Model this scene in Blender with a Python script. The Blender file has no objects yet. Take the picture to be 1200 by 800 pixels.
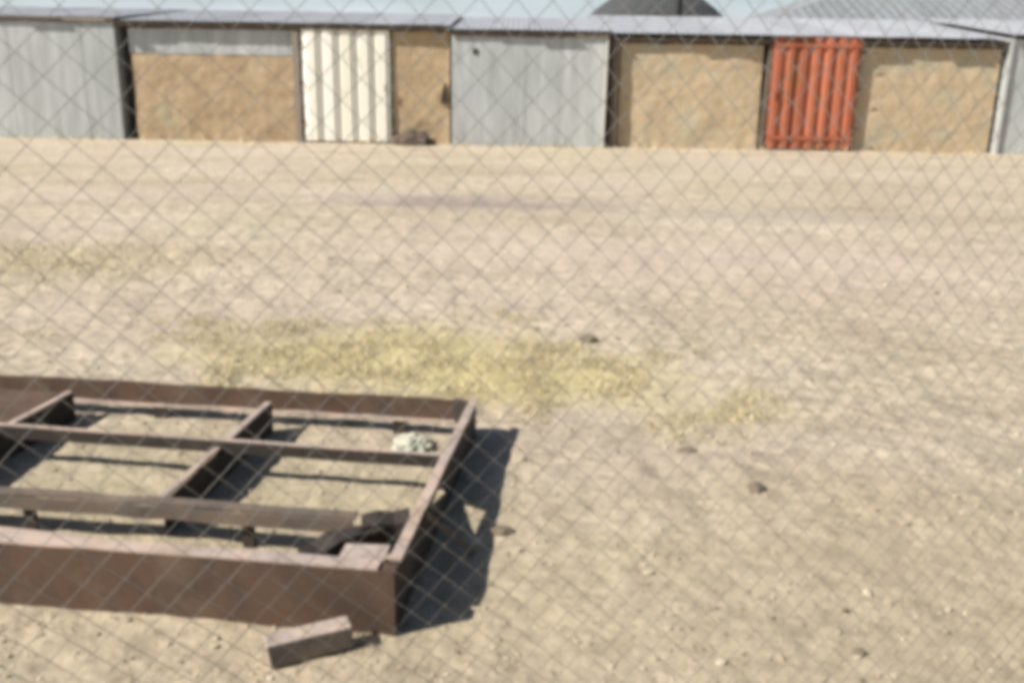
import bpy, bmesh, math, random
from mathutils import Vector, Matrix, noise

S = bpy.context.scene
C = S.collection
RNG = random.Random(7)
R = math.radians

# ------------------------------------------------------------------ materials
def nodes_of(name):
    m = bpy.data.materials.new(name); m.use_nodes = True
    nt = m.node_tree; nt.nodes.clear()
    out = nt.nodes.new('ShaderNodeOutputMaterial')
    b = nt.nodes.new('ShaderNodeBsdfPrincipled')
    nt.links.new(b.outputs[0], out.inputs[0])
    return m, nt, b

def N(nt, t, **kw):
    n = nt.nodes.new(t)
    for k, v in kw.items():
        if k in n.inputs: n.inputs[k].default_value = v
        else: setattr(n, k, v)
    return n

def coords(nt, scale=(1, 1, 1), kind='Object'):
    tc = nt.nodes.new('ShaderNodeTexCoord')
    mp = nt.nodes.new('ShaderNodeMapping')
    mp.inputs['Scale'].default_value = scale
    nt.links.new(tc.outputs[kind], mp.inputs[0])
    return mp.outputs[0]

def noise_tex(nt, scale, detail=5, rough=.6, stretch=(1, 1, 1), dist=0):
    n = N(nt, 'ShaderNodeTexNoise', Scale=scale, Detail=detail, Roughness=rough, Distortion=dist)
    nt.links.new(coords(nt, stretch), n.inputs['Vector'])
    return n.outputs['Fac']

def ramp(nt, fac, stops):
    r = nt.nodes.new('ShaderNodeValToRGB')
    el = r.color_ramp.elements
    while len(el) < len(stops): el.new(.5)
    for e, (p, c) in zip(el, stops):
        e.position = p
        e.color = (c[0], c[1], c[2], 1) if hasattr(c, '__len__') else (c, c, c, 1)
    nt.links.new(fac, r.inputs[0])
    return r.outputs[0]

def mix(nt, fac, a, b, mode='MIX'):
    m = nt.nodes.new('ShaderNodeMix'); m.data_type = 'RGBA'; m.blend_type = mode
    for s, v in ((m.inputs[0], fac), (m.inputs[6], a), (m.inputs[7], b)):
        if isinstance(v, (int, float)): s.default_value = v
        elif isinstance(v, tuple): s.default_value = (v[0], v[1], v[2], 1)
        else: nt.links.new(v, s)
    return m.outputs[2]

def math_n(nt, op, a, b=None, clamp=False):
    m = nt.nodes.new('ShaderNodeMath'); m.operation = op; m.use_clamp = clamp
    for s, v in ((m.inputs[0], a), (m.inputs[1], b)):
        if v is None: continue
        if isinstance(v, (int, float)): s.default_value = v
        else: nt.links.new(v, s)
    return m.outputs[0]

def bump(nt, b, fac, strength=.3, dist=.02):
    bp = N(nt, 'ShaderNodeBump', Strength=strength, Distance=dist)
    nt.links.new(fac, bp.inputs['Height'])
    nt.links.new(bp.outputs[0], b.inputs['Normal'])

def island(nt):
    return nt.nodes.new('ShaderNodeNewGeometry').outputs['Random Per Island']

def steel_sheet(name, lo, hi, rust=(.16, .085, .045), rust_at=.66, rough=.62):
    """weathered zinc sheet: sheets differ in tone, vertical dirt runs, some rust"""
    m, nt, b = nodes_of(name)
    base = ramp(nt, island(nt), [(0, lo), (1, hi)])
    run = ramp(nt, noise_tex(nt, 3.5, 4, .6, (1.6, 1.6, .25)), [(.3, .72), (.75, 1.1)])
    col = mix(nt, 1, base, run, 'MULTIPLY')
    rs = ramp(nt, noise_tex(nt, 1.7, 8, .7, (1.5, 1.5, .6)), [(rust_at, 0), (rust_at + .12, .8)])
    col = mix(nt, rs, col, rust)
    nt.links.new(col, b.inputs['Base Color'])
    b.inputs['Roughness'].default_value = rough
    b.inputs['Metallic'].default_value = .15
    return m

def blotch(name, c0, c1, scale=4, stretch=(1, 1, 1), rough=.9, bstr=.4, bscale=30, c2=None, t2=.62, bd=.02):
    m, nt, b = nodes_of(name)
    col = ramp(nt, noise_tex(nt, scale, 6, .65, stretch), [(.3, c0), (.7, c1)])
    if c2:
        f = ramp(nt, noise_tex(nt, scale * .45, 7, .7, stretch), [(t2, 0), (t2 + .1, .85)])
        col = mix(nt, f, col, c2)
    nt.links.new(col, b.inputs['Base Color'])
    b.inputs['Roughness'].default_value = rough
    if bstr: bump(nt, b, noise_tex(nt, bscale, 5, .65, stretch), bstr, bd)
    return m

M = {}
M['sheet'] = steel_sheet('zinc_sheet', (.44, .46, .455), (.54, .555, .545), rust_at=.72)
M['sheet_roof'] = steel_sheet('zinc_roof', (.38, .39, .415), (.47, .48, .505), rust_at=.72)
M['sheet_big'] = steel_sheet('zinc_big_roof', (.27, .285, .295), (.32, .335, .345), rust_at=.78)
M['mud'] = blotch('mud_plaster', (.33, .235, .14), (.48, .365, .235), 2.2, (1, 1, 1.3), .95, .4, 26, (.36, .325, .215), .55)
M['mud_b'] = blotch('mud_plaster_grey', (.42, .32, .20), (.54, .425, .28), 2.4, (1, 1, 1.4), .95, .4, 24, (.42, .375, .265), .5)
M['mud_dark'] = blotch('mud_plaster_olive', (.36, .265, .155), (.48, .36, .225), 2.6, (1, 1, 1.2), .95, .5, 24, (.17, .12, .08), .6)
M['timber'] = blotch('old_timber', (.08, .062, .045), (.18, .14, .10), 6, (4, 4, .5), .9, .5, 30)
M['timber_pale'] = blotch('pale_timber', (.20, .165, .13), (.33, .28, .225), 6, (4, 4, .5), .9, .4, 30)
M['inside'] = blotch('dark_inside', (.03, .024, .018), (.06, .048, .036), 3, (1, 1, 1), .95, .2)  # near-black colour paints in the dark of the closed interiors
M['thatch'] = blotch('weathered_thatch', (.04, .043, .046), (.075, .077, .08), 5, (3, 3, .4), .95, .7, 22)
M['pole'] = blotch('tarred_pole', (.025, .03, .028), (.05, .055, .05), 6, (3, 3, .4), .9, .4, 22)
M['soil'] = blotch('dark_soil', (.08, .058, .042), (.14, .105, .075), 9, (1, 1, 1), .98, .8, 30)
M['stone'] = blotch('dark_stone', (.12, .095, .065), (.22, .18, .13), 14, (1, 1, 1), .95, .6, 40)
M['paper'] = blotch('dusty_plastic', (.40, .39, .31), (.56, .54, .43), 9, (1, 1, 1), .7, .4, 40, (.24, .26, .19), .5)

def rib_paint(name, lo, hi, dirt, dirt_at, rough=.6):
    m, nt, b = nodes_of(name)
    col = ramp(nt, noise_tex(nt, 1.3, 3, .5, (3.2, 3.2, .12)), [(.3, lo), (.7, hi)])
    f = ramp(nt, noise_tex(nt, 3, 7, .7, (1.3, 1.3, .7)), [(dirt_at, 0), (dirt_at + .16, .75)])
    col = mix(nt, f, col, dirt)
    nt.links.new(col, b.inputs['Base Color'])
    b.inputs['Roughness'].default_value = rough
    bump(nt, b, noise_tex(nt, 18, 4), .1, .01)
    return m
M['white'] = rib_paint('cream_paint', (.78, .75, .62), (.86, .84, .76), (.5, .46, .38), .56)
M['white_rib'] = rib_paint('grey_cream_rib', (.36, .35, .30), (.5, .48, .42), (.3, .27, .22), .56)
M['red'] = rib_paint('red_oxide_paint', (.27, .068, .032), (.46, .145, .075), (.24, .105, .035), .5, .7)

def rusty(name, c0, c1, dusty=.55, rough=.75):
    m, nt, b = nodes_of(name)
    col = ramp(nt, noise_tex(nt, 7, 8, .7, (1, 1, 1)), [(.28, c0), (.5, tuple((a + d) / 2 for a, d in zip(c0, c1))), (.72, c1)])
    f = ramp(nt, noise_tex(nt, 38, 5, .7), [(.52, 0), (.72, .6)])
    col = mix(nt, f, col, (.05, .032, .022))
    flake = ramp(nt, noise_tex(nt, 2.6, 8, .75, (1, 1, 1), .5), [(.46, 0), (.54, .7)])
    col = mix(nt, flake, col, tuple(min(1, k * q) for k, q in zip(c1, (1.05, .95, .86))))
    dust = ramp(nt, noise_tex(nt, 4, 6, .7), [(.52, 0), (.7, dusty)])
    col = mix(nt, dust, col, (.26, .19, .135))
    nt.links.new(col, b.inputs['Base Color'])
    b.inputs['Roughness'].default_value = rough
    b.inputs['Metallic'].default_value = .1
    bump(nt, b, noise_tex(nt, 70, 5, .7), .35, .004)
    return m
M['rust'] = rusty('brown_rust', (.05, .03, .02), (.10, .062, .041), dusty=.24)
M['rust_worn_lit'] = rusty('worn_lit_rust', (.30, .24, .205), (.52, .43, .375), rough=.6)  # worn pale rust; sunlight on upper faces is painted into it
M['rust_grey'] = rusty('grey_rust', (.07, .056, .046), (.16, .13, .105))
M['rust_dark'] = rusty('near_black_rust', (.014, .012, .011), (.034, .026, .021), dusty=.08)  # near-black rust; shade of the frame's side faces is painted in

m, nt, b = nodes_of('dull_zinc_wire')
nt.links.new(ramp(nt, noise_tex(nt, 25, 4), [(.3, (.18, .172, .16)), (.7, (.30, .288, .27))]), b.inputs['Base Color'])
b.inputs['Roughness'].default_value = .55; b.inputs['Metallic'].default_value = .35
M['wire'] = m

def straw(name, a, c, d):
    m, nt, b = nodes_of(name)
    col = ramp(nt, island(nt), [(0, a), (.5, c), (1, d)])
    nt.links.new(col, b.inputs['Base Color'])
    b.inputs['Roughness'].default_value = .8
    return m
M['straw'] = straw('dry_grass', (.27, .215, .12), (.51, .43, .24), (.72, .63, .41))
M['litter'] = straw('dead_litter', (.17, .13, .08), (.42, .34, .21), (.55, .46, .30))
M['pebble'] = straw('dusty_pebble', (.20, .16, .115), (.38, .31, .22), (.5, .43, .33))

# ground ----------------------------------------------------------------------
def ground_material():
    m, nt, b = nodes_of('dry_dusty_ground')
    c = ramp(nt, noise_tex(nt, .55, 7, .62, (.55, 1, 1)), [(.28, (.43, .35, .25)), (.5, (.51, .43, .32)), (.74, (.59, .505, .39))])
    # clods and small dark crumbs
    cl = ramp(nt, noise_tex(nt, 9, 6, .7), [(.30, .66), (.5, .97), (.72, 1.14)])
    c = mix(nt, 1, c, cl, 'MULTIPLY')
    c2 = ramp(nt, noise_tex(nt, 21, 3, .6, (.8, 1, 1)), [(.33, .76), (.5, 1.0), (.68, 1.1)])
    c = mix(nt, 1, c, c2, 'MULTIPLY')
    c3 = ramp(nt, noise_tex(nt, 2.6, 4, .6, (.55, 1, 1)), [(.32, .86), (.5, 1.0), (.7, 1.08)])
    c = mix(nt, 1, c, c3, 'MULTIPLY')
    # pinkish and greenish tints in broad patches
    p = ramp(nt, noise_tex(nt, .33, 4, .5, (.5, 1, 1), .6), [(.5, 0), (.68, .55)])
    c = mix(nt, p, c, (.52, .425, .36))
    g = ramp(nt, noise_tex(nt, .41, 5, .6, (.6, 1, 1), .4), [(.56, 0), (.7, .5)])
    c = mix(nt, g, c, (.43, .40, .25))
    geo = nt.nodes.new('ShaderNodeNewGeometry')
    sep = nt.nodes.new('ShaderNodeSeparateXYZ'); nt.links.new(geo.outputs['Position'], sep.inputs[0])
    X, Y = sep.outputs[0], sep.outputs[1]
    warp = noise_tex(nt, .9, 5, .65, (.6, 1, 1))
    def patch(cx, cy, rx, ry, soft=.55, w=1.1, rot=0):
        dx = math_n(nt, 'SUBTRACT', X, cx); dy = math_n(nt, 'SUBTRACT', Y, cy)
        if rot:
            k, s = math.cos(rot), math.sin(rot)
            dx, dy = (math_n(nt, 'ADD', math_n(nt, 'MULTIPLY', dx, k), math_n(nt, 'MULTIPLY', dy, s)),
                      math_n(nt, 'SUBTRACT', math_n(nt, 'MULTIPLY', dy, k), math_n(nt, 'MULTIPLY', dx, s)))
        dx = math_n(nt, 'DIVIDE', dx, rx); dy = math_n(nt, 'DIVIDE', dy, ry)
        d = math_n(nt, 'SQRT', math_n(nt, 'ADD', math_n(nt, 'MULTIPLY', dx, dx), math_n(nt, 'MULTIPLY', dy, dy)))
        d = math_n(nt, 'ADD', d, math_n(nt, 'MULTIPLY', math_n(nt, 'SUBTRACT', warp, .5), w * 2))
        return math_n(nt, 'DIVIDE', math_n(nt, 'SUBTRACT', 1.1, d), soft, True)
    def lay(c, f, k, col):
        return mix(nt, math_n(nt, 'MULTIPLY', f, k), c, col)
    c = lay(c, patch(-.42, 5.1, 1.6, .72, .8, 1.1, -.28), .9, (.55, .47, .24))     # straw litter
    c = lay(c, patch(-3.9, 7.7, 1.3, .9, .9, 1.1), .45, (.42, .355, .21))               # straw by the left edge
    c = lay(c, patch(-1.2, 3.4, 1.4, .8, .7, .9), .4, (.40, .35, .22))                # inside the frame
    c = lay(c, patch(-.6, 11.75, 2.3, .85, .8, .9, -.02), .75, (.27, .22, .20))       # old wheel rut
    c = lay(c, patch(3.0, 11.0, 2.6, .7, .9, .9), .5, (.36, .31, .265))
    c = lay(c, patch(1.5, 8.2, 5.0, 2.2, .9, .9), .4, (.545, .44, .375))              # pinker bare dust
    c = lay(c, patch(.8, 2.6, 3.0, 1.2, .8, .7), .45, (.42, .34, .22))             # trodden litter near the fence
    nt.links.new(c, b.inputs['Base Color'])
    b.inputs['Roughness'].default_value = .97
    b.inputs['Specular IOR Level'].default_value = .15
    n1 = noise_tex(nt, 14, 8, .72)
    n2 = noise_tex(nt, 4.5, 3, .5)
    bump(nt, b, math_n(nt, 'ADD', math_n(nt, 'MULTIPLY', n1, .5), n2), .8, .06)
    return m
M['ground'] = ground_material()

# ------------------------------------------------------------------ helpers
def tag(o, label, cat, group=None):
    o['label'] = label; o['category'] = cat
    if group: o['group'] = group
    return o

def thing(name, label, cat, loc=(0, 0, 0), rz=0, group=None):
    o = bpy.data.objects.new(name, None); C.objects.link(o)
    o.location = loc; o.rotation_euler = (0, 0, rz)
    o.empty_display_size = .3
    return tag(o, label, cat, group)

def obj(name, bm, mat, parent=None, smooth=False, loc=None, label=None):
    me = bpy.data.meshes.new(name)
    bmesh.ops.recalc_face_normals(bm, faces=bm.faces[:])
    bm.to_mesh(me); bm.free()
    if smooth:
        for p in me.polygons: p.use_smooth = True
    for mm in (mat if isinstance(mat, list) else [mat]): me.materials.append(mm)
    o = bpy.data.objects.new(name, me); C.objects.link(o)
    if parent: o.parent = parent
    if loc: o.location = loc
    if label: o['label'] = label
    return o

def box(bm, x0, x1, y0, y1, z0, z1, bev=0.0, mtx=None, jit=0.0):
    vs = []
    for x, y, z in ((x0,y0,z0),(x1,y0,z0),(x1,y1,z0),(x0,y1,z0),(x0,y0,z1),(x1,y0,z1),(x1,y1,z1),(x0,y1,z1)):
        p = Vector((x + RNG.uniform(-jit, jit), y + RNG.uniform(-jit, jit), z + RNG.uniform(-jit, jit)))
        vs.append(bm.verts.new(mtx @ p if mtx else p))
    fs = [bm.faces.new([vs[i] for i in q]) for q in ((0,3,2,1),(4,5,6,7),(0,1,5,4),(1,2,6,5),(2,3,7,6),(3,0,4,7))]
    if bev:
        es = {e for f in fs for e in f.edges}
        bmesh.ops.bevel(bm, geom=list(es), offset=bev, segments=2, affect='EDGES', profile=.5)
    return bm

def bar(bm, a, b_, w, h, bev=.004, wob=0.0, n=1):
    """rectangular bar between two points, w across and h upright, optionally a little bent"""
    a, b_ = Vector(a), Vector(b_)
    d = (b_ - a).normalized(); s = d.cross(Vector((0, 0, 1)))
    s = s.normalized() if s.length > 1e-4 else Vector((1, 0, 0))
    u = s.cross(d).normalized()
    prev = None
    for i in range(n + 1):
        p = a.lerp(b_, i / n)
        if 0 < i < n: p = p + s * RNG.uniform(-wob, wob) + u * RNG.uniform(-wob, wob)
        ring = [bm.verts.new(p + s * (w / 2 * sx) + u * (h / 2 * sz)) for sx, sz in ((-1,-1),(1,-1),(1,1),(-1,1))]
        if prev:
            for k in range(4): bm.faces.new((prev[k], prev[(k+1) % 4], ring[(k+1) % 4], ring[k]))
        else: bm.faces.new(ring[::-1])
        prev = ring
    bm.faces.new(prev)
    return bm

def tube(bm, pts, r, seg=8):
    prev = None; pts = [Vector(p) for p in pts]
    for i, p in enumerate(pts):
        d = (pts[min(i+1, len(pts)-1)] - pts[max(i-1, 0)]).normalized()
        s = d.cross(Vector((0, 0, 1)) if abs(d.z) < .95 else Vector((0, 1, 0))).normalized(); u = s.cross(d)
        rr = r[i] if isinstance(r, (list, tuple)) else r
        ring = [bm.verts.new(p + s * math.cos(2*math.pi*k/seg) * rr + u * math.sin(2*math.pi*k/seg) * rr) for k in range(seg)]
        if prev:
            for k in range(seg): bm.faces.new((prev[k], prev[(k+1) % seg], ring[(k+1) % seg], ring[k]))
        else: bm.faces.new(ring[::-1])
        prev = ring
    bm.faces.new(prev)
    return bm

def extrude_profile(bm, prof, a, b_):
    """closed profile [(v,z)..] in the (y,z) plane swept along x from a to b_"""
    A = [bm.verts.new((a, y, z)) for y, z in prof]; B = [bm.verts.new((b_, y, z)) for y, z in prof]
    n = len(prof)
    for i in range(n): bm.faces.new((A[i], A[(i+1) % n], B[(i+1) % n], B[i]))
    bm.faces.new(A[::-1]); bm.faces.new(B)
    return bm

def nz(x, y, z=0): return noise.noise(Vector((x, y, z)))
def ground_h(x, y):
    if y > 60 or abs(x) > 60: return 0
    near = max(0., min(1., (16 - y) / 8))
    h = .022 * nz(x * .8, y * .8, 3) + near * (.012 * nz(x * 2.3, y * 2.3, 9) + .008 * nz(x * 6, y * 6, 5) + .006 * nz(x * 14, y * 14, 1))
    if y > 18.5: h *= max(0, 1 - (y - 18.5) / 1.2)
    rut = math.exp(-((y - 11.7 + .1 * math.sin(x)) / .22) ** 2) * max(0, min(1, (3.2 - abs(x + .9)) / 1.0))
    return h - .035 * rut - .012

# ------------------------------------------------------------------ setting: ground
def axis(dense0, dense1, step, lo, hi, grow):
    a = []; v = dense0
    while v <= dense1: a.append(v); v += step
    s = step; v = a[-1]
    while v < hi: s *= grow; v += s; a.append(v)
    s = step; v = a[0]; left = []
    while v > lo: s *= grow; v -= s; left.append(v)
    return left[::-1] + a
xs = axis(-2.8, 2.8, .034, -320, 320, 1.07)
ys = axis(1.9, 6.3, .034, -12, 420, 1.035)
ys = [y for y in ys]
me = bpy.data.meshes.new('ground')
verts = [(x, y, ground_h(x, y)) for y in ys for x in xs]
nx = len(xs)
faces = [(j*nx+i, j*nx+i+1, (j+1)*nx+i+1, (j+1)*nx+i) for j in range(len(ys)-1) for i in range(nx-1)]
me.from_pydata(verts, [], faces)
for p in me.polygons: p.use_smooth = True
me.materials.append(M['ground'])
g = bpy.data.objects.new('ground', me); C.objects.link(g); g['kind'] = 'structure'

# ------------------------------------------------------------------ sheds
def corrugated(bm, x0, x1, z0, z1, y, pitch=.076, amp=.005, sheet=.78, jitter=.018, per=6):
    x = x0; k = 0
    while x < x1 - 1e-6:
        e = min(x + sheet, x1)
        if x1 - e < .15: e = x1
        oy = y - (.004 if k % 2 else 0); zt = z1 - abs(RNG.uniform(0, jitter)); n = max(2, int((e - x) / pitch * per))
        top, botm = [], []
        for i in range(n + 1):
            xx = x + (e - x) * i / n
            yy = oy + amp * math.cos(2 * math.pi * xx / pitch)
            botm.append(bm.verts.new((xx, yy, z0))); top.append(bm.verts.new((xx, yy, zt)))
        fs = [bm.faces.new((botm[i], botm[i+1], top[i+1], top[i])) for i in range(n)]
        bm.normal_update(); bmesh.ops.solidify(bm, geom=fs, thickness=.003)
        x = e + (.0 if e >= x1 else .002); k += 1
    return bm

def roof_sheets(bm, x0, x1, y0, z0, y1, z1, pitch=.12, amp=.006, sheet=.86, per=5, ragged=.05):
    x = x0; k = 0
    d = Vector((0, y1 - y0, z1 - z0)); nrm = Vector((0, -d.z, d.y)).normalized()
    while x < x1 - 1e-6:
        e = min(x + sheet, x1)
        if x1 - e < .2: e = x1
        n = max(2, int((e - x) / pitch * per)); off = (.006 if k % 2 else 0); rg = RNG.uniform(-ragged, ragged)
        rows = []
        for t in (0, .5, 1):
            row = []
            for i in range(n + 1):
                xx = x + (e - x) * i / n
                p = Vector((xx, y0 + (rg if t == 0 else 0), z0)) + d * t + nrm * (off + amp * math.cos(2*math.pi*xx/pitch))
                row.append(bm.verts.new(p))
            rows.append(row)
        fs = [bm.faces.new((rows[r][i], rows[r][i+1], rows[r+1][i+1], rows[r+1][i])) for r in range(2) for i in range(n)]
        bm.normal_update(); bmesh.ops.solidify(bm, geom=fs, thickness=.004)
        x = e + (0 if e >= x1 else .002); k += 1
    return bm

def mud_wall(bm, x0, x1, z0, z1, y, t=.2, seed=0, step=.07):
    nxx = max(2, int((x1 - x0) / step)); nzz = max(2, int((z1 - z0) / step))
    def p(i, j, front):
        x = x0 + (x1 - x0) * i / nxx; z = z0 + (z1 - z0) * j / nzz
        if j == nzz: z += .02 * nz(x * 3, seed, 2)
        dy = (.022 * nz(x * 1.6, z * 1.6, seed) + .010 * nz(x * 6, z * 6, seed + 4)) if front else 0
        return (x, (y + dy) if front else y + t, z)
    F = [[bm.verts.new(p(i, j, True)) for i in range(nxx + 1)] for j in range(nzz + 1)]
    B = [[bm.verts.new(p(i, j, False)) for i in range(nxx + 1)] for j in range(nzz + 1)]
    for j in range(nzz):
        for i in range(nxx):
            bm.faces.new((F[j][i], F[j][i+1], F[j+1][i+1], F[j+1][i]))
            bm.faces.new((B[j][i+1], B[j][i], B[j+1][i], B[j+1][i+1]))
    for i in range(nxx):
        bm.faces.new((F[0][i+1], F[0][i], B[0][i], B[0][i+1])); bm.faces.new((F[nzz][i], F[nzz][i+1], B[nzz][i+1], B[nzz][i]))
    for j in range(nzz):
        bm.faces.new((F[j][0], F[j+1][0], B[j+1][0], B[j][0])); bm.faces.new((F[j+1][nxx], F[j][nxx], B[j][nxx], B[j+1][nxx]))
    return bm

def ribbed(bm, x0, x1, z0, z1, y, ribs, depth=.03, frac=.35):
    """pressed door sheet: flat pans with raised trapezoid ribs"""
    w = (x1 - x0) / ribs; prof = [(x0, 0)]
    for i in range(ribs):
        a = x0 + w * i
        prof += [(a + w * (.5 - frac / 2 - .08), 0), (a + w * (.5 - frac / 2), -depth), (a + w * (.5 + frac / 2), -depth), (a + w * (.5 + frac / 2 + .08), 0)]
    prof.append((x1, 0))
    lo = [bm.verts.new((x, y + d, z0)) for x, d in prof]; hi = [bm.verts.new((x, y + d, z1)) for x, d in prof]
    fs = [bm.faces.new((lo[i], lo[i+1], hi[i+1], hi[i])) for i in range(len(prof) - 1)]
    bm.normal_update(); bmesh.ops.solidify(bm, geom=fs, thickness=.004)
    return bm

def shell(parent, x0, x1, depth, h0, h1, mat, y0=.35):
    """side walls and back wall of a shed, near-black ones paint in the unlit interior"""
    for x in (x0, x1 - .06):
        bm = bmesh.new()
        a = [(x, y0), (x + .06, y0), (x + .06, depth), (x, depth)]
        lo = [bm.verts.new((p[0], p[1], -.05)) for p in a]
        hi = [bm.verts.new((p[0], p[1], h0 + (h1 - h0) * p[1] / depth - .06)) for p in a]
        for i in range(4): bm.faces.new((lo[i], lo[(i+1) % 4], hi[(i+1) % 4], hi[i]))
        bm.faces.new(lo[::-1]); bm.faces.new(hi)
        obj('side_wall', bm, mat, parent)
    bm = bmesh.new(); box(bm, x0 + .065, x1 - .065, depth - .06, depth, -.05, h1 - .08)
    obj('back_wall', bm, mat, parent)

def post(parent, x, y, z1, w=.1, mat='timber', lean=0):
    bm = bmesh.new(); bar(bm, (x, y, -.05), (x + lean, y, z1), w, w * .9, n=5, wob=.006)
    return obj('post', bm, M[mat], parent)

def fascia(parent, x0, x1, y, z, h=.1, mat='timber'):
    bm = bmesh.new(); bar(bm, (x0, y, z), (x1, y, z), .035, h, n=6, wob=.005)
    return obj('fascia', bm, M[mat], parent)

WY = 20.74
# A: grey sheet shed at the left edge
A = thing('sheet_metal_shed', 'grey corrugated iron shed with no door, at the left end of the row', 'shed', (-11.2, WY, 0))
obj('front_wall', corrugated(bmesh.new(), -4.2, 2.76, -.05, 2.38, -.12), M['sheet'], A)
fascia(A, -4.2, 2.8, -.16, 2.44, .09, 'timber_pale')
shell(A, -4.2, 2.76, 4.2, 2.48, 2.85, M['sheet'], -.08)
obj('roof', roof_sheets(bmesh.new(), -4.35, 2.86, -.24, 2.48, 4.35, 2.89), M['sheet_roof'], A)

# B: tan mud shed with the white door
B = thing('mud_walled_shed', 'tan mud shed with a cream white ribbed metal door', 'shed', (-4.8, WY, 0))
post(B, -3.50, .34, 2.34, .08)
obj('front_wall', mud_wall(bmesh.new(), -3.37, .06, -.05, 1.76, 0, seed=1), M['mud'], B)
obj('upper_sheeting', corrugated(bmesh.new(), -3.40, .06, 1.775, 2.30, .03), M['sheet'], B, label='strip of grey sheeting above the low mud wall')
post(B, .14, -.02, 2.30, .13, 'timber_pale')
dr = obj('door', ribbed(bmesh.new(), .26, 2.12, .03, 2.31, -.05, 5, .035, .5), M['white'], B, label='cream white door of ribbed sheet')
for i in range(4):
    bm = bmesh.new(); box(bm, .26 + .372 * (i + 1) - .03, .26 + .372 * (i + 1) + .03, -.075, -.055, .05, 2.29); obj('batten', bm, M['white_rib'], dr)
for z in (.4, 1.2, 2.0):
    bm = bmesh.new(); box(bm, .20, .30, -.10, -.088, z, z + .05); obj('hinge', bm, M['rust_dark'], dr)
bm = bmesh.new(); bar(bm, (2.02, -.11, 1.05), (2.02, -.11, 1.22), .02, .02); obj('handle', bm, M['rust_dark'], dr)
obj('corner_wall', mud_wall(bmesh.new(), 2.16, 3.38, -.05, 2.30, .02, seed=5), M['mud_dark'], B, label='brown patch of mud wall beside the white door')
bm = bmesh.new()                                       # dark pointed peg plate on the wall's edge
vs = [bm.verts.new(p) for p in ((3.27,-.03,1.28),(3.18,-.03,.86),(3.36,-.03,.86),(3.27,.015,1.28),(3.18,.015,.86),(3.36,.015,.86))]
for q in ((0,1,2),(5,4,3),(0,3,4,1),(1,4,5,2),(2,5,3,0)): bm.faces.new([vs[i] for i in q])
obj('peg', bm, M['rust_dark'], B, label='small dark pointed peg on the wall edge')
fascia(B, -3.62, 3.4, -.09, 2.36, .1, 'timber')
shell(B, -3.55, 3.4, 4.2, 2.42, 2.84, M['inside'], .3)
obj('roof', roof_sheets(bmesh.new(), -3.70, 3.4, -.18, 2.43, 4.35, 2.88), M['sheet_roof'], B)

# C: grey sheet shed in the middle
Cc = thing('sheet_metal_shed', 'grey corrugated iron shed between the two mud walled sheds', 'shed', (.24, WY, 0))
obj('front_wall', corrugated(bmesh.new(), -1.6, 1.66, -.05, 2.24, -.14), M['sheet'], Cc)
bm = bmesh.new(); bar(bm, (1.64, -.17, -.05), (1.66, -.17, 2.2), .05, .04); obj('corner_trim', bm, M['white_rib'], Cc, label='pale strip down the right corner')
bm = bmesh.new(); box(bm, -1.15, -1.06, -.16, -.153, 1.86, 1.98); obj('patch', bm, M['rust_dark'], Cc, label='small dark patch high on the wall')
fascia(Cc, -1.62, 1.7, -.18, 2.28, .09, 'timber')
shell(Cc, -1.6, 1.66, 4.6, 2.35, 2.80, M['sheet'], -.1)
obj('roof', roof_sheets(bmesh.new(), -1.70, 1.76, -.27, 2.36, 4.75, 2.84), M['sheet_roof'], Cc)

# D: tan mud shed with the red door
D = thing('mud_walled_shed', 'long tan mud shed with a rust red ribbed metal door', 'shed', (6.2, WY, 0))
post(D, -4.12, -.04, 2.18, .15)
obj('front_wall', mud_wall(bmesh.new(), -4.0, -.98, -.05, 2.14, .03, seed=9), M['mud_b'], D)
post(D, -.9, -.03, 2.18, .1, 'timber', .05)  # dark leaning strip stands in for the shadowed gap beside the red door
dr = obj('door', ribbed(bmesh.new(), -.82, 1.04, .03, 2.32, -.10, 7, .04, .4), M['red'], D, label='rust red door of ribbed sheet')
for z in (.22, 2.12):
    bm = bmesh.new(); box(bm, -.8, 1.02, -.152, -.144, z, z + .08); obj('rail', bm, M['red'], dr)
for z in (.45, 1.25, 2.0):
    bm = bmesh.new(); box(bm, 1.0, 1.12, -.165, -.154, z, z + .05); obj('hinge', bm, M['rust_dark'], dr)
bm = bmesh.new(); bar(bm, (-.68, -.16, 1.02), (-.68, -.16, 1.2), .02, .02); obj('handle', bm, M['rust_dark'], dr)
obj('front_wall', mud_wall(bmesh.new(), 1.08, 4.04, -.05, 2.14, .03, seed=14), M['mud_b'], D, label='tan mud wall right of the red door')
fascia(D, -4.22, 4.02, -.04, 2.22, .11, 'timber')
shell(D, -4.2, 4.06, 5.0, 2.31, 2.90, M['inside'], .3)
obj('roof', roof_sheets(bmesh.new(), -4.36, 4.06, -.19, 2.34, 5.15, 2.96), M['sheet_roof'], D)

# E: grey shed at the right edge
Ee = thing('sheet_metal_shed', 'grey corrugated iron shed with a pale corner post, at the right end of the row', 'shed', (13.0, WY, 0))
obj('front_wall', corrugated(bmesh.new(), -2.68, 4.0, -.05, 2.36, -.12), M['sheet'], Ee)
bm = bmesh.new(); bar(bm, (-2.66, -.16, -.05), (-2.66, -.16, 2.36), .06, .05); obj('post', bm, M['sheet'], Ee, label='pale corner post')
shell(Ee, -2.66, 4.0, 4.4, 2.42, 2.92, M['sheet'], -.09)
obj('roof', roof_sheets(bmesh.new(), -2.74, 4.2, -.25, 2.43, 4.5, 2.97), M['sheet_roof'], Ee)

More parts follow.
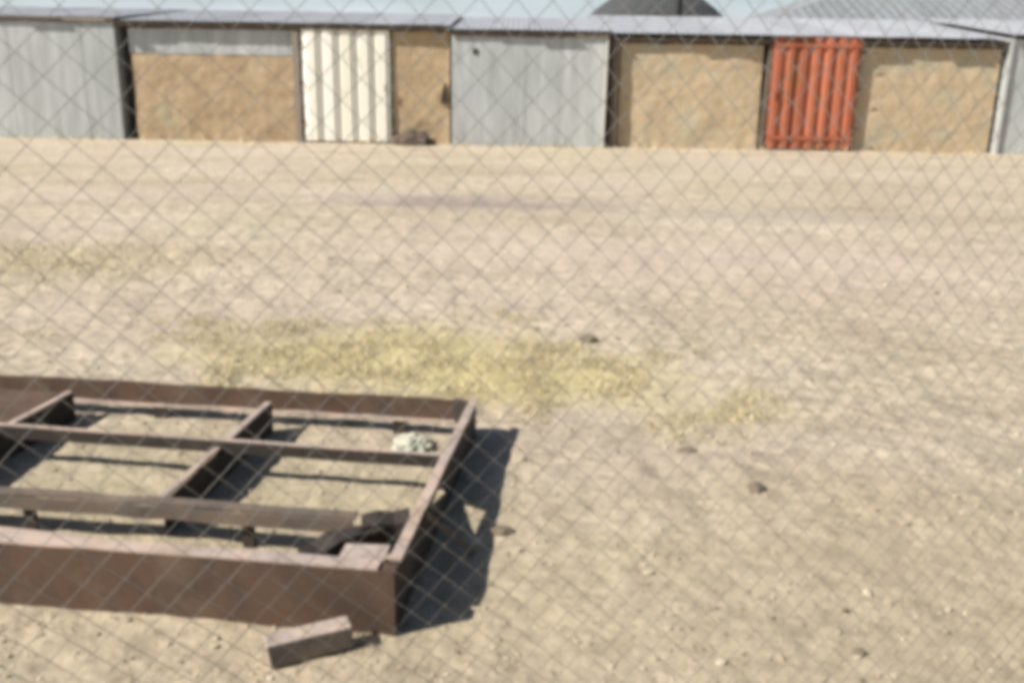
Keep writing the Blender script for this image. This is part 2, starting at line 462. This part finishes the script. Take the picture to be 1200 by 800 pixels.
# big hip roofed building behind
G = thing('corrugated_building', 'large building behind the sheds with a broad grey hip roof', 'building', (19.0, 28.5, 0))
L0, L1, D0, D1, ez, rz_, hp = -12.3, 14.0, -1.0, 13.0, 2.9, 5.5, 8.0
bm = bmesh.new()
ym = (D0 + D1) / 2
c0, c1, c2, c3 = (Vector(p) for p in ((L0, D0, ez), (L1, D0, ez), (L1, D1, ez), (L0, D1, ez)))
r0, r1 = Vector((L0 + hp, ym, rz_)), Vector((L1 - hp, ym, rz_))
def slope_sheets(bm, a, b_, t0, t1, pitch=.30, amp=.012):
    """corrugated slope between eave a-b_ and ridge t0-t1, cut into strips along the ribs; strips of a sheet stay joined"""
    e = b_ - a; n = int(e.length / (pitch / 4)); dirx = e.normalized()
    up = (t0 - a) - dirx * (t0 - a).dot(dirx); nrm = dirx.cross(up).normalized()
    s0 = (t0 - a).dot(dirx) / e.length; s1 = (t1 - a).dot(dirx) / e.length
    prev = None
    for i in range(n + 1):
        s = i / n
        k = min(1, s / s0 if s0 > 1e-6 else 1, (1 - s) / (1 - s1) if s1 < 1 - 1e-6 else 1)
        k = max(k, 0.0005)
        o = nrm * (amp * math.cos(2 * math.pi * s * e.length / pitch) + amp)
        q = (bm.verts.new(a + e * s + o), bm.verts.new(a + e * s + up * k + o))
        if prev and i % 11 != 0: bm.faces.new((prev[0], q[0], q[1], prev[1]))
        elif prev:
            bm.faces.new((prev[0], q[0], q[1], prev[1]))
            q = (bm.verts.new(q[0].co), bm.verts.new(q[1].co))
        prev = q
slope_sheets(bm, c0, c1, r0, r1); slope_sheets(bm, c1, c2, r1, r1); slope_sheets(bm, c2, c3, r1, r0); slope_sheets(bm, c3, c0, r0, r0)
obj('roof', bm, M['sheet_big'], G)
bm = bmesh.new(); tube(bm, [r0 + Vector((0,0,.06)), r1 + Vector((0,0,.06))], .09); obj('ridge_cap', bm, M['sheet_big'], G)
bm = bmesh.new(); box(bm, L0 + .35, L1 - .35, D0 + .35, D1 - .35, -.05, ez - .02); obj('wall', bm, M['mud_b'], G)

# thatched hut behind, only its roof shows
Hh = thing('thatched_hut', 'round hut with a dark grey thatched roof rising behind the sheds', 'hut', (4.95, 35.5, 0))
bm = bmesh.new(); seg = 48; rings = []
for k, (rr, z) in enumerate(((2.42, 3.40), (2.08, 3.72), (1.6, 4.04), (1.05, 4.32), (.5, 4.52), (.12, 4.65))):
    rings.append([bm.verts.new(((rr + .05 * nz(a * .9, k, 3) * (2 if k == 0 else 1)) * math.cos(2*math.pi*a/seg), (rr + .05 * nz(a * .9, k, 3)) * math.sin(2*math.pi*a/seg), z + .04 * nz(a * 1.1, k, 8))) for a in range(seg)])
for A_, B_ in zip(rings, rings[1:]):
    for i in range(seg): bm.faces.new((A_[i], A_[(i+1) % seg], B_[(i+1) % seg], B_[i]))
bm.faces.new(rings[-1]); bm.faces.new(rings[0][::-1])
obj('roof', bm, M['thatch'], Hh)
bm = bmesh.new(); tube(bm, [(0, 0, -.05), (0, 0, 3.5)], 1.95, 32); obj('wall', bm, M['mud'], Hh)

bm = bmesh.new(); tube(bm, [(0, 0, -.3), (.02, 0, 2.5), (0, 0, 5), (.03, 0, 7.2)], [.15, .145, .135, .12], 12)
tag(obj('wooden_pole', bm, M['pole'], None, True, (4.9, 30.5, 0)), 'thick dark wooden pole standing in front of the thatched roof', 'pole')

# heap of soil at the foot of the brown wall
bm = bmesh.new(); bmesh.ops.create_icosphere(bm, subdivisions=4, radius=1)
for v in bm.verts:
    d = 1 + .22 * nz(*(v.co * 2.2)) + .1 * nz(*(v.co * 6))
    v.co = Vector((v.co.x * .46 * d, v.co.y * .26 * d, max(-.06, v.co.z * .30 * d)))
tag(obj('soil_heap', bm, M['soil'], None, False, (-2.2, WY - .28, -.01)), 'small heap of dark soil at the foot of the brown wall', 'soil heap')

# ------------------------------------------------------------------ rusty steel frame
FR = thing('steel_framework', 'rusty brown steel frame of deep channels and cross bars lying on the ground', 'metal frame', (-.33, 2.42, 0), R(-6.2))
LU = -2.75                                             # left end, outside the picture
ZF, ZB = .195, .15                                     # top at the front and at the back
DV = 1.60
# front channel: web towards the camera, flanges turned inward
bm = bmesh.new()
n = 30
prof = [(0, .0), (0, ZF), (.052, ZF), (.052, ZF - .012), (.012, ZF - .012), (.012, .012), (.07, .012), (.07, .0)]
prev = None
for i in range(n + 1):
    u = LU + (0.0 - LU) * i / n
    wv = .010 * nz(u * 1.4, 2, 2) + .004 * nz(u * 6, 2, 8); wz = .008 * nz(u * 1.1, 5, 1) + .002 * nz(u * 7, 1, 1)
    ring = [bm.verts.new((u, y + wv, z + (wz if z > .1 else 0) - .02 * (z < .02))) for y, z in prof]
    if prev:
        for k in range(len(prof)): bm.faces.new((prev[k], prev[(k+1) % len(prof)], ring[(k+1) % len(prof)], ring[k]))
    else: bm.faces.new(ring[::-1])
    prev = ring
bm.faces.new(prev)
f_ = obj('front_channel', bm, M['rust'], FR)
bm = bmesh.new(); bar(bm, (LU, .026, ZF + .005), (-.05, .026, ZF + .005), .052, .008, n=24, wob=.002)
obj('top_plate', bm, M['rust_worn_lit'], f_, label='worn pinkish top face with sunlight painted in')
# right side plate with a torn hole, its top plate worn and painted sunlit
bm = bmesh.new()
HA, HB, HC = (.855, .045), (.745, .145), (.54, .135)
# web made of quads round the hole (v, z)
T = lambda v: ZF - .012 + (ZB - ZF) * v / DV
polys = [[(.0, -.03), (HC[0], -.03), HC, (HC[0], T(HC[0])), (.0, T(0))],
         [HC, HB, (HB[0], T(HB[0])), (HC[0], T(HC[0]))],
         [HB, HA, (HA[0], T(HA[0])), (HB[0], T(HB[0]))],
         [(HC[0], -.03), (HA[0], -.03), HA, HC],
         [(HA[0], -.03), (DV, -.03), (DV, T(DV)), (HA[0], T(HA[0])), HA]]
vm = {}
def gv(p):
    if p not in vm: vm[p] = bm.verts.new((0.0, p[0], p[1]))
    return vm[p]
fs = [bm.faces.new([gv(p) for p in poly]) for poly in polys]
bm.normal_update(); bmesh.ops.solidify(bm, geom=fs, thickness=.010)
web = obj('side_plate', bm, M['rust_dark'], FR, label='near-black side plate with a torn hole')
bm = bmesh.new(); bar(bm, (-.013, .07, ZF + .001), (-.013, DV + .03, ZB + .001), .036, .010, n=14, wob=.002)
obj('top_plate', bm, M['rust_worn_lit'], web, label='worn top face painted sunlit bright')
# left end plate, outside the picture
bm = bmesh.new(); box(bm, LU, LU + .012, .09, DV - .01, -.03, .14); obj('end_plate', bm, M['rust'], FR)
# far rail: brown upright face over a foot flange, worn and painted sunlit
bm = bmesh.new(); bar(bm, (LU + .02, DV, .098), (-.05, DV, .094), .012, .112, n=24, wob=.004)
fr = obj('rear_rail', bm, M['rust'], FR)
bm = bmesh.new(); bar(bm, (LU + .02, DV - .022, .052), (-.05, DV - .022, .052), .028, .009, n=24, wob=.003)
obj('flange', bm, M['rust_worn_lit'], fr)
for u in (-2.4, -1.5, -.35):
    bm = bmesh.new(); box(bm, u - .03, u + .03, DV - .03, DV - .008, -.03, .047); obj('foot', bm, M['rust_dark'], fr)
bm = bmesh.new(); box(bm, -.10, -.03, DV - .04, DV + .02, .06, .150, jit=.01); obj('gusset', bm, M['rust_dark'], fr)
# near inner rail with its broken right end
bm = bmesh.new(); bar(bm, (LU + .02, .43, .116), (-.24, .405, .116), .012, .046, n=20, wob=.004)
ir = obj('inner_rail', bm, M['rust_grey'], FR)
for u in (-2.3, -1.42, -.62):
    bm = bmesh.new(); box(bm, u - .02, u + .02, .432, .452, -.03, .137); obj('foot', bm, M['rust_dark'], ir)
bm = bmesh.new(); bar(bm, (LU + .02, .455, .144), (-.23, .430, .144), .050, .008, n=20, wob=.003)
obj('flange', bm, M['rust_grey'], ir)
bm = bmesh.new(); bar(bm, (LU + .3, .26, .150), (-1.02, .24, .075), .045, .010, n=8, wob=.006); bar(bm, (-1.02, .24, .075), (-.98, .12, .03), .045, .010)
obj('loose_strip', bm, M['rust_worn_lit'], ir, label='bent flat strip lying along the rail')
bm = bmesh.new(); box(bm, -.19, -.05, .066, .16, ZF - .016, ZF - .006, jit=.004); obj('corner_gusset', bm, M['rust_worn_lit'], FR, label='pale worn corner plate')
# dark torn bracket
bm = bmesh.new(); bar(bm, (-.335, .20, .09), (-.23, .32, .105), .085, .07, n=3, wob=.012); bar(bm, (-.25, .30, .105), (-.13, .40, .12), .07, .06, n=3, wob=.010); bar(bm, (-.20, .385, .115), (-.045, .43, .13), .10, .07, n=3, wob=.012)
obj('bracket', bm, M['rust_dark'], FR, label='torn dark bracket')
# cross members: channel, worn top painted sunlit, side face painted dark as in shade
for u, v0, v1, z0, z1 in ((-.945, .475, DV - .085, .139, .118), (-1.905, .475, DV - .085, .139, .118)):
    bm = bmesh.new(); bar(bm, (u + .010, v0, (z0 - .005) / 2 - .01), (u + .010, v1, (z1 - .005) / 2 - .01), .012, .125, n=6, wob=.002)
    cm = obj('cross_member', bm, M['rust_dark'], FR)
    bm = bmesh.new(); bar(bm, (u, v0, z0), (u, v1, z1), .028, .010, n=8, wob=.002); obj('flange', bm, M['rust_worn_lit'], cm)
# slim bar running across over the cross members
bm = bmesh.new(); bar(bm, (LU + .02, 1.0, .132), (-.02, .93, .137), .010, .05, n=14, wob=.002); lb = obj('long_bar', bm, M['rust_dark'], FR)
bm = bmesh.new(); bar(bm, (LU + .02, 1.005, .160), (-.02, .935, .165), .017, .006, n=14, wob=.002); obj('flange', bm, M['rust_worn_lit'], lb)
# deck plate left over at the left
bm = bmesh.new(); box(bm, LU + .03, -1.95, .86, DV - .09, .105, .113, jit=.002); obj('deck_plate', bm, M['rust'], FR, label='brown plate left of the cross bars')
# strut off the side plate
bm = bmesh.new(); bar(bm, (.008, .42, .172), (.155, .52, -.01), .022, .016); obj('strut', bm, M['rust_grey'], FR, label='thin strut leaning off the side plate')

# short offcut in front
bm = bmesh.new(); box(bm, -.12, .12, -.032, .032, -.012, .058, bev=.005, jit=.004)
bm.normal_update()
for f_ in bm.faces: f_.material_index = 1 if abs(f_.normal.z) > .7 or f_.normal.x < -.7 else 0  # top and left end take the pale rust, painting sunlight in
tag(obj('steel_offcut', bm, [M['rust_grey'], M['rust_worn_lit']], None, False, (-.56, 2.325, .004)), 'short brown block lying in front of the rusty frame', 'offcut').rotation_euler = (R(-2), R(-3), R(22))

# ------------------------------------------------------------------ small things on the ground
def stone(name, label, cat, x, y, sx, sy, sz, seed, mat, sub=3):
    bm = bmesh.new(); bmesh.ops.create_icosphere(bm, subdivisions=sub, radius=1)
    for v in bm.verts:
        d = 1 + .28 * nz(v.co.x * 1.5 + seed, v.co.y * 1.5, v.co.z * 1.5) + .12 * nz(v.co.x * 4, v.co.y * 4 + seed, v.co.z * 4)
        v.co = Vector((v.co.x * sx * d, v.co.y * sy * d, v.co.z * sz * d))
    o = obj(name, bm, M[mat], None, False, (x, y, ground_h(x, y) + sz * .45))
    return tag(o, label, cat)
stone('stone', 'dark stone alone on the bare ground, largest of the loose stones', 'stone', .99, 3.47, .034, .03, .026, 1, 'stone')
stone('stone', 'small flat dark stone between the straw and the bare ground', 'stone', .79, 3.89, .045, .026, .012, 4, 'stone')
stone('stone', 'dark stone at the upper edge of the yellow straw patch', 'stone', .47, 5.57, .06, .04, .028, 6, 'stone')
stone('stone', 'dark pebble at the bottom of the picture close to the fence', 'stone', 1.02, 2.36, .018, .015, .012, 8, 'stone')
stone('stone', 'black clod lying just right of the frame and its strut', 'stone', -.025, 3.06, .042, .022, .02, 11, 'stone')
# crumpled pale bag inside the frame
bm = bmesh.new(); bmesh.ops.create_icosphere(bm, subdivisions=4, radius=1)
for v in bm.verts:
    d = 1 + .35 * nz(v.co.x * 2.5, v.co.y * 2.5, v.co.z * 2.5) + .2 * nz(v.co.x * 6, v.co.y * 6, v.co.z * 6)
    v.co = Vector((v.co.x * .085 * d, v.co.y * .105 * d, max(-.01, v.co.z * .04 * d)))
tag(obj('plastic_bag', bm, M['paper'], None, False, (-.43, 3.83, ground_h(-.43, 3.83) + .008)), 'crumpled pale bag lying on the ground inside the frame', 'bag')

# loose gravel
bm = bmesh.new()
for k in range(2600):
    y = 1.95 + 6.5 * RNG.random() ** 1.6; x = RNG.uniform(-.75, .75) * (y + .4) * 1.0
    s = RNG.uniform(.0025, .007) * (1.8 if RNG.random() < .07 else 1) * (1 + .12 * y)
    z = ground_h(x, y)
    mt = Matrix.Translation((x, y, z + s * .3)) @ Matrix.Rotation(RNG.uniform(0, 6.3), 4, 'Z') @ Matrix.Diagonal((s * RNG.uniform(.8, 1.5), s, s * RNG.uniform(.5, .8), 1))
    r = bmesh.ops.create_icosphere(bm, subdivisions=1, radius=1, matrix=mt)
    for v in r['verts']: v.co += Vector((RNG.uniform(-1, 1), RNG.uniform(-1, 1), RNG.uniform(-1, 1))) * s * .22
o = obj('gravel', bm, M['pebble']); o['kind'] = 'stuff'

# dry grass: flat straw litter and short tufts
def blade(bm, p, ang, lean, ln, w):
    d = Vector((math.cos(ang) * math.sin(lean), math.sin(ang) * math.sin(lean), math.cos(lean)))
    s = Vector((-math.sin(ang), math.cos(ang), 0)) * w
    mid = p + d * ln * .55 + Vector((0, 0, .0)); tip = p + d * ln - Vector((0, 0, ln * .12 * math.sin(lean)))
    a, b_, c, e = bm.verts.new(p - s), bm.verts.new(p + s), bm.verts.new(mid + s * .7), bm.verts.new(mid - s * .7)
    t = bm.verts.new(tip)
    bm.faces.new((a, b_, c, e)); bm.faces.new((e, c, t))

def in_patch(x, y):
    k, s = math.cos(-.30), math.sin(-.30); dx, dy = x + .42, y - 5.1
    u, v = (dx * k + dy * s) / 1.75, (-dx * s + dy * k) / .82
    return math.hypot(u, v) + .9 * nz(x * 1.7, y * 1.7, 2) + .35 * nz(x * 5, y * 5, 7)
bm = bmesh.new()
cnt = 0
while cnt < 19000:
    x, y = RNG.uniform(-3.2, 2.0), RNG.uniform(3.95, 6.7)
    d = in_patch(x, y)
    if RNG.random() > max(0, min(1, (1.15 - d) / .6)) * min(1, (.12 + 1.3 * max(0, nz(x * 4, y * 4, 6) + .25))): continue
    p = Vector((x, y, ground_h(x, y) - .002)); cnt += 1
    flat = RNG.random() < .75
    blade(bm, p, RNG.uniform(0, 6.3), RNG.uniform(1.15, 1.5) if flat else RNG.uniform(.1, .9), RNG.uniform(.03, .085) if flat else RNG.uniform(.02, .05), RNG.uniform(.0015, .0032))
for k in range(1500):                                   # thin patch by the left edge
    x, y = RNG.gauss(-3.9, .8), RNG.gauss(7.7, .55)
    blade(bm, Vector((x, y, ground_h(x, y))), RNG.uniform(0, 6.3), RNG.uniform(.4, 1.45), RNG.uniform(.03, .09), RNG.uniform(.003, .005))
for k in range(2600):                                   # under and before the frame
    x, y = RNG.uniform(-2.4, -.1), RNG.uniform(2.0, 4.3)
    if nz(x * 3, y * 3, 12) < -.02: continue
    blade(bm, Vector((x, y, ground_h(x, y))), RNG.uniform(0, 6.3), RNG.uniform(.6, 1.5), RNG.uniform(.015, .045), RNG.uniform(.001, .002))
for k in range(900):                                    # weeds along the foot of the sheds
    x = RNG.uniform(-12, 12)
    if nz(x * .8, 3, 5) < .02 and RNG.random() < .8: continue
    blade(bm, Vector((x, WY - .16 - abs(RNG.gauss(0, .16)), -.02)), RNG.uniform(0, 6.3), RNG.uniform(.2, 1.2), RNG.uniform(.06, .22), RNG.uniform(.006, .012))
o = obj('dry_grass', bm, M['straw']); o['kind'] = 'stuff'
bm = bmesh.new()
for k in range(6500):
    y = 1.95 + 7.5 * RNG.random() ** 1.5; x = RNG.uniform(-.7, .75) * (y + .4)
    if nz(x * 1.3, y * 1.3, 21) < -.12: continue
    blade(bm, Vector((x, y, ground_h(x, y) + .001)), RNG.uniform(0, 6.3), RNG.uniform(1.3, 1.54), RNG.uniform(.012, .045), RNG.uniform(.001, .0022))
o = obj('plant_litter', bm, M['litter']); o['kind'] = 'stuff'

# ------------------------------------------------------------------ chain link fence between the camera and the yard
FA = R(20)
FE = thing('chain_link_fence', 'grey wire chain link fence close to the camera, across the whole view', 'fence', (0, 1.57, 0), FA)
HALF = .0312
cu = bpy.data.curves.new('wire_mesh', 'CURVE'); cu.dimensions = '3D'
cu.bevel_depth = .00092; cu.bevel_resolution = 1; cu.use_fill_caps = False
rows = int(2.0 / HALF)
i0, i1 = int(-2.6 / HALF), int(2.9 / HALF)
def mesh_pt(i, j, side):
    x, z = i * HALF, .02 + j * HALF
    x += .010 * nz(x * .9, z * .9, 4) + .0022 * nz(x * 9, z * 9, 7)
    z += .012 * nz(x * .8, z * .8, 14) + .0022 * nz(x * 9, z * 9, 17)
    y = .018 * nz(x * 1.1, z * 1.1, 31) + side
    return (x, y, z)
for i in range(i0, i1):
    sp = cu.splines.new('POLY'); sp.points.add(rows)
    for j in range(rows + 1):
        right = (i + j) % 2
        # each wire hooks over its neighbour at every bend
        p = mesh_pt(i + right, j, .0014 if right else -.0014)
        sp.points[j].co = (*p, 1)
tmp = bpy.data.objects.new('tmp', cu); C.objects.link(tmp)
dg = bpy.context.evaluated_depsgraph_get()
me = bpy.data.meshes.new_from_object(tmp.evaluated_get(dg))
bpy.data.objects.remove(tmp)
me.name = 'wire_mesh'; me.materials.clear(); me.materials.append(M['wire'])
for p in me.polygons: p.use_smooth = True
o = bpy.data.objects.new('wire_mesh', me); C.objects.link(o); o.parent = FE
bm = bmesh.new(); tube(bm, [(-2.65, .012, 2.0), (2.95, .012, 2.0)], .002, 8); obj('straining_wire', bm, M['wire'], FE, True)
for x in (-2.62, 2.92):
    bm = bmesh.new(); tube(bm, [(x, .045, -.3), (x, .045, 2.06)], .028, 14); obj('post', bm, M['wire'], FE, True)

# ------------------------------------------------------------------ camera, light, sky
f, W, H = 1100.0, 1200.0, 1.6
p = math.atan(320 / f); r = R(.95)
F = Vector((0, math.cos(p), -math.sin(p))); R0 = Vector((1, 0, 0)); U0 = Vector((0, math.sin(p), math.cos(p)))
Rv = R0 * math.cos(r) + U0 * math.sin(r); Uv = U0 * math.cos(r) - R0 * math.sin(r)
cam = bpy.data.cameras.new('camera'); co = bpy.data.objects.new('camera', cam); C.objects.link(co)
m4 = Matrix((Rv, Uv, -F)).transposed().to_4x4(); m4.translation = Vector((0, 0, H)); co.matrix_world = m4
cam.sensor_width = 36; cam.lens = 36 * f / W; cam.clip_start = .05; cam.clip_end = 3000
S.camera = co
cam.dof.use_dof = True; cam.dof.focus_distance = 6.0; cam.dof.aperture_fstop = 9.0

d = Vector((1.08, .45, -1)).normalized()
sl = bpy.data.lights.new('sun', 'SUN'); so = bpy.data.objects.new('sun', sl); C.objects.link(so)
so.rotation_euler = d.to_track_quat('-Z', 'Y').to_euler(); so.location = (-8, -6, 12)
sl.energy = 5.0; sl.angle = R(.53); sl.color = (1, .955, .88)

w = bpy.data.worlds.new('World'); S.world = w; w.use_nodes = True
nt = w.node_tree; bg = nt.nodes['Background']
sky = nt.nodes.new('ShaderNodeTexSky'); sky.sky_type = 'NISHITA'; sky.sun_disc = False
sky.sun_elevation = math.asin(-d.z); sky.sun_rotation = math.atan2(-d.x, -d.y)
sky.dust_density = 1.2; sky.air_density = 1.0; sky.ozone_density = 1.2
tc = nt.nodes.new('ShaderNodeTexCoord'); sx = nt.nodes.new('ShaderNodeSeparateXYZ'); nt.links.new(tc.outputs['Generated'], sx.inputs[0])
cl = nt.nodes.new('ShaderNodeTexNoise'); cl.inputs['Scale'].default_value = 4; cl.inputs['Detail'].default_value = 6
mpw = nt.nodes.new('ShaderNodeMapping'); mpw.inputs['Scale'].default_value = (1, 1, 5); nt.links.new(tc.outputs['Generated'], mpw.inputs[0]); nt.links.new(mpw.outputs[0], cl.inputs['Vector'])
bank = math_n(nt, 'ADD', math_n(nt, 'SUBTRACT', 1, math_n(nt, 'MULTIPLY', sx.outputs[2], 9)), math_n(nt, 'MULTIPLY', math_n(nt, 'SUBTRACT', cl.outputs['Fac'], .5), 1.0), True)
bank = math_n(nt, 'MULTIPLY', bank, .9)
nt.links.new(mix(nt, bank, sky.outputs[0], (13.5, 14.9, 16.3)), bg.inputs[0]); bg.inputs[1].default_value = .05

vs = S.view_settings
S.display_settings.display_device = 'sRGB'
vs.view_transform = 'Standard'; vs.look = 'None'; vs.gamma = 1; vs.use_curve_mapping = False; vs.exposure = .57
S.cycles.pixel_filter_type = 'BLACKMAN_HARRIS'
S.cycles.filter_width = 5.6
S.cycles.max_bounces = 6
